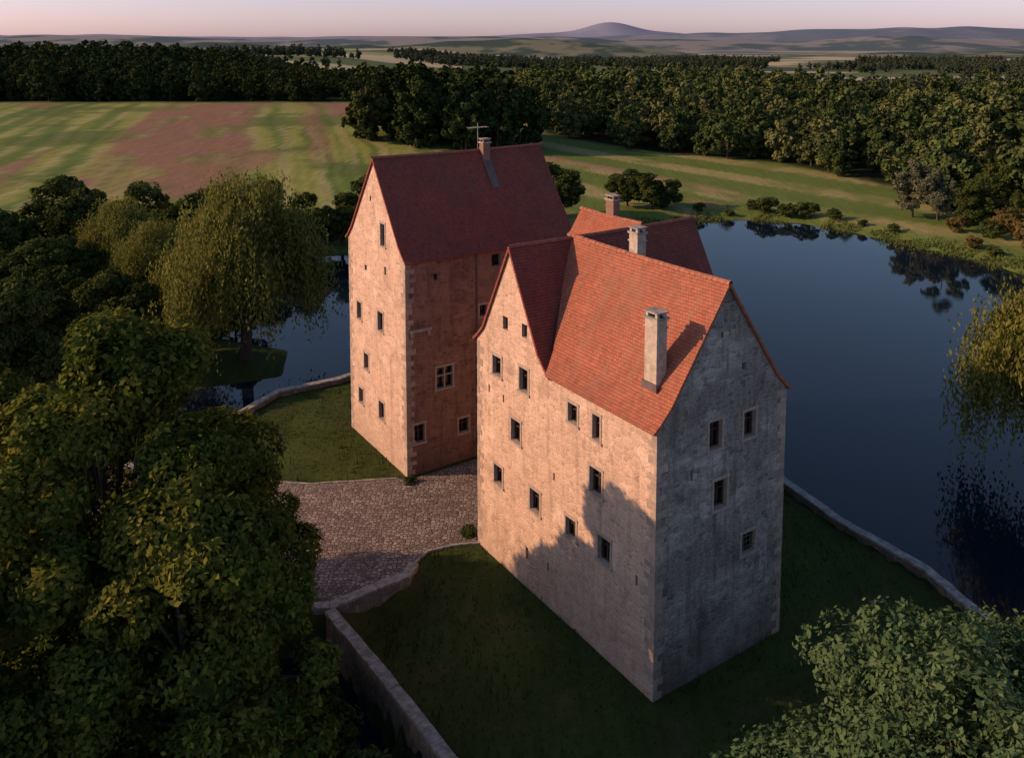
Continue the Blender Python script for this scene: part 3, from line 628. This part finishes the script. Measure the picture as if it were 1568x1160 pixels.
for bx,by,s in[(79,130,1.5),(80,138,1.5),(86,135,1.6),(72,138,1.),(84,146,1.6),(77,126,1.1),(69,128,.7),(88,142,1.7)]:
    place('shore_bush',abush,bx,by,s,bx,s*.8)
fh=[17,19,15,18];fR=[6.0,5.4,6.4,5.8]
protos=[tree_mesh('forest_crown_%d'%k,fh[k],fR[k],-1.5,L_FOREST,70+k,3600,.95,[20,18,22,19][k],'round',.3,.34,.8) for k in range(4)]
rprotos=[]
for m_ in protos:
    c_=m_.copy();c_.materials[0]=L_FORESTR;rprotos.append(c_)
dprotos=[tree_mesh('distant_crown_%d'%k,fh[k],fR[k]+.6,-1.,L_DIST,80+k,700,2.2,[12,11,13,12][k],'round',.3,.4,.8) for k in range(4)]
def forest(name,pts,protos=protos):
    root=empty(name);pts=np.array(pts);zz=H(pts[:,0],pts[:,1])
    which=rng.integers(0,4,len(pts))
    for k in range(4):
        p=pts[which==k];z=zz[which==k]
        if len(p)==0: continue
        a=rng.uniform(0,6.283,len(p));V=[]
        for c in range(4):
            aa=a+c*math.pi/2;r=p[:,2]/math.sqrt(2);V.append(np.stack([p[:,0]+r*np.cos(aa),p[:,1]+r*np.sin(aa),z-.2],1))
        V=np.stack(V,1).reshape(-1,3)
        me=fast_mesh('forest_placement',V,np.arange(len(V)).reshape(-1,4),[M_BARK])
        o=link(D.objects.new('tree_group',me),root);o.instance_type='FACES';o.use_instance_faces_scale=True;o.instance_faces_scale=1.
        o.show_instancer_for_render=False;o.show_instancer_for_viewport=False
        link(D.objects.new('forest_tree',protos[k]),o)
def scatter(P_,sp,smin,smax,cond=None,sf=None):
    x0,y0=P_.min(0);x1,y1=P_.max(0);gx,gy=np.meshgrid(np.arange(x0,x1,sp),np.arange(y0,y1,sp));gx=gx.ravel()+rng.uniform(-.8,.8,gx.size)*sp;gy=gy.ravel()+rng.uniform(-.8,.8,gy.size)*sp
    m=(sdf(P_,gx,gy)<0)&(np.abs(gx)<gy*.72+25)
    if cond is not None: m&=cond(gx,gy)
    s=(smin+(smax-smin)*np.clip(fbm(gx/30,gy/30,2)+rng.normal(size=gx.size)*.25,0,1))
    if sf is not None: s=s*sf(gx,gy)
    s=s[m];return np.stack([gx[m],gy[m],s],1)
forest('forest',scatter(FF,7.0,.45,1.1),rprotos)
forest('woodland',np.concatenate([scatter(FL,7.2,.7,1.15,None,lambda x,y:1-.38*S((x+190)/110)),scatter(poly([(-43,238),(-30,222),(-8,222),(4,232),(6,250),(-10,262),(-38,262)]),7.,.9,1.25)]))
def cf(x,y): return (fbm(x/260+9,y/150+2,3)>.56+.10*((x/y>.28)&(y<1000)))
forest('distant_forest',scatter(poly([(-500,560),(100,600),(180,480),(340,350),(700,460),(1300,1700),(-1200,1700)]),12,.4,.8,cf),dprotos)
g=np.random.default_rng(5);pos=[]
shore=LAKE[8:21]
for i in range(len(shore)-1):
    a,b=shore[i],shore[i+1];L=np.hypot(*(b-a));n=int(L*60);t=g.random(n)[:,None];nn=np.array([(b-a)[1],-(b-a)[0]])/L
    offv=g.normal(size=n)*1.8+2.0;p=a+(b-a)*t+nn*offv[:,None];keep=fbm(p[:,0]/4,p[:,1]/4,3)>.50;pos.append(p[keep])
pos=np.concatenate(pos);z=H(pos[:,0],pos[:,1]);n=len(pos);hh=g.uniform(.15,.5,n)
pp3=np.stack([pos[:,0],pos[:,1],np.maximum(z,-2.1)],1);a=g.uniform(0,6.28,n);tv=np.stack([np.cos(a),np.sin(a),a*0],1)*.12;lean=g.normal(size=(n,3))*.18;lean[:,2]=0
V=np.stack([pp3-tv,pp3+tv,pp3+tv*.4+lean+np.stack([a*0,a*0,hh],1),pp3-tv*.4+lean+np.stack([a*0,a*0,hh],1)],1).reshape(-1,3)
link(D.objects.new('shore_grass',fast_mesh('shore_grass',V,np.arange(4*n).reshape(n,4),[L_REED])))
n=30000;gx=g.uniform(-24,25,n);gy=g.uniform(24,88,n)
inside=(sdf(ISLAND,gx,gy)<-.5)
pa=sdf(poly(pp),gx,gy)>.1
la=(gx-6.4)*A.x+(gy-36.9)*A.y;lb=(gx-6.4)*Bv.x+(gy-36.9)*Bv.y
blt=((la>-.05)&(la<8.8)&(lb>-.05)&(lb<15.3))|((la>-.05)&(la<14)&(lb>8)&(lb<15.3))|((la>-.05)&(la<14.4)&(lb>24.3)&(lb<34.1))|((la>8.9)&(la<16.1)&(lb>15)&(lb<21.2))
k=inside&pa&~blt;gx=gx[k];gy=gy[k];n=len(gx);z=H(gx,gy);hh=g.uniform(.06,.22,n)*(1+1.2*(fbm(gx/2,gy/2,3)>.6))
p3=np.stack([gx,gy,z-.02],1);a=g.uniform(0,6.28,n);tv=np.stack([np.cos(a),np.sin(a),a*0],1)*.05;top=g.normal(size=(n,3))*.05;top[:,2]=hh
V=np.stack([p3-tv,p3+tv,p3+tv*.2+top,p3-tv*.2+top],1).reshape(-1,3)
link(D.objects.new('lawn_grass',fast_mesh('lawn_grass',V,np.arange(4*n).reshape(n,4),[m_leaf('grass_blades',(.045,.07,.018),(.065,.09,.022),(.11,.12,.035))])))
def upole(x,y,h=11):
    r=empty('utility_pole',(x,y,Hs(x,y)));bt=Batch();V0=Vector((0,0,0));Xv=Vector((1,0,0));Yv=Vector((0,1,0))
    bt.box(V0,Xv,Yv,-.13,.13,-.5,h,-.13,.13);bt.box(V0,Xv,Yv,-1.,1.,h-.8,h-.62,-.32,-.14);bt.box(V0,Xv,Yv,-.7,.7,h-1.7,h-1.55,-.32,-.14)
    for k in(-.9,-.4,.4,.9): bt.box(V0,Xv,Yv,k-.05,k+.05,h-.618,h-.4,-.28,-.18)
    bt.obj('pole',[M_POLE],r)
upole(118,325,20);upole(150,345,19)
def m_hill(name,c,c2,sc=.0012):  # hill colours turn bluer and paler with distance, painting in the haze
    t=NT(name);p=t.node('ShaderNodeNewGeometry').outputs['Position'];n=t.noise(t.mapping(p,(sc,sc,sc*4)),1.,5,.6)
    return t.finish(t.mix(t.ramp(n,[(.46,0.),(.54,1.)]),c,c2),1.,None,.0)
def hill(name,x0,x1,y,prof,depth,mat):
    xs_=np.linspace(x0,x1,220);rows=[(-1,0),(-.6,.45),(-.25,.85),(0,1),(.5,.7),(1,0)];V=[];
    for r,hf in rows:
        for xx in xs_: V.append((xx,y+r*depth+80*vnoise(np.array([xx/300.]),np.array([r*3+9.]))[0],-32+(prof(xx)+32)*hf))
    m=len(xs_);Q=[(i*m+j,i*m+j+1,(i+1)*m+j+1,(i+1)*m+j) for i in range(len(rows)-1) for j in range(m-1)]
    link(D.objects.new(name,fast_mesh(name,V,Q,[mat],smooth=True)))
def fb1(x,s,seed): return float(fbm(np.array([x/s+seed]),np.array([seed*1.7]),4)[0])
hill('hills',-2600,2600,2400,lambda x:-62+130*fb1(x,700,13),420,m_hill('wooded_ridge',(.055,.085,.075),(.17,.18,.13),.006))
hill('hills',-4200,4200,4300,lambda x:-60+165*fb1(x,1300,3),700,m_hill('hazed_hill_forest',(.085,.12,.135),(.22,.22,.22),.003))
hill('hills',-7500,7500,7800,lambda x:-90+300*fb1(x,2300,8),900,m_hill('hazed_mid_hill',(.13,.165,.225),(.20,.22,.265)))
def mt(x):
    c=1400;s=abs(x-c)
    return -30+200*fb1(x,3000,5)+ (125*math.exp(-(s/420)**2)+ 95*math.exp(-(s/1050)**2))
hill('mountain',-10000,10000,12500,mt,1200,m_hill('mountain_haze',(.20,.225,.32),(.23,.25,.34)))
# ------------------------------------------------------------------ light
el=math.radians(23);ts=Vector((-.998,-.06,0)).normalized()*math.cos(el)+ZZ*math.sin(el)
s=D.lights.new('sun','SUN');s.energy=5.;s.angle=math.radians(.55);s.color=(1,.60,.35);so=link(D.objects.new('sun',s));so.rotation_euler=ts.to_track_quat('Z','Y').to_euler()
w_=D.worlds.new("World");bpy.context.scene.world=w_;w_.use_nodes=True;nt=w_.node_tree;bg=nt.nodes['Background']
sk=nt.nodes.new('ShaderNodeTexSky');sk.sky_type='NISHITA';sk.sun_disc=False;sk.sun_elevation=el;sk.sun_rotation=math.atan2(ts.x,ts.y);sk.dust_density=1.;sk.altitude=200
tc=nt.nodes.new('ShaderNodeTexCoord');sp=nt.nodes.new('ShaderNodeSeparateXYZ');nt.links.new(tc.outputs['Generated'],sp.inputs[0])
rp=nt.nodes.new('ShaderNodeValToRGB');nt.links.new(sp.outputs[2],rp.inputs[0]);e=rp.color_ramp.elements
e[0].position=.0;e[0].color=(1.16,.94,1.42,1);e[1].position=.22;e[1].color=(.85,.84,.92,1)
mx=nt.nodes.new('ShaderNodeMix');mx.data_type='RGBA';mx.blend_type='MULTIPLY';mx.inputs[0].default_value=1.
nt.links.new(sk.outputs[0],mx.inputs[6]);nt.links.new(rp.outputs[0],mx.inputs[7]);nt.links.new(mx.outputs[2],bg.inputs[0]);bg.inputs[1].default_value=.135
sc=bpy.context.scene;sc.view_settings.view_transform='Standard'
# ------------------------------------------------------------------ camera
cd=D.cameras.new("camera");co=link(D.objects.new("camera",cd))
co.location=(0,0,30);co.rotation_euler=(math.radians(84.6),0,0);cd.sensor_width=36;cd.lens=30.58;cd.shift_y=-.2513;cd.clip_end=40000;cd.clip_start=.5
sc.camera=co
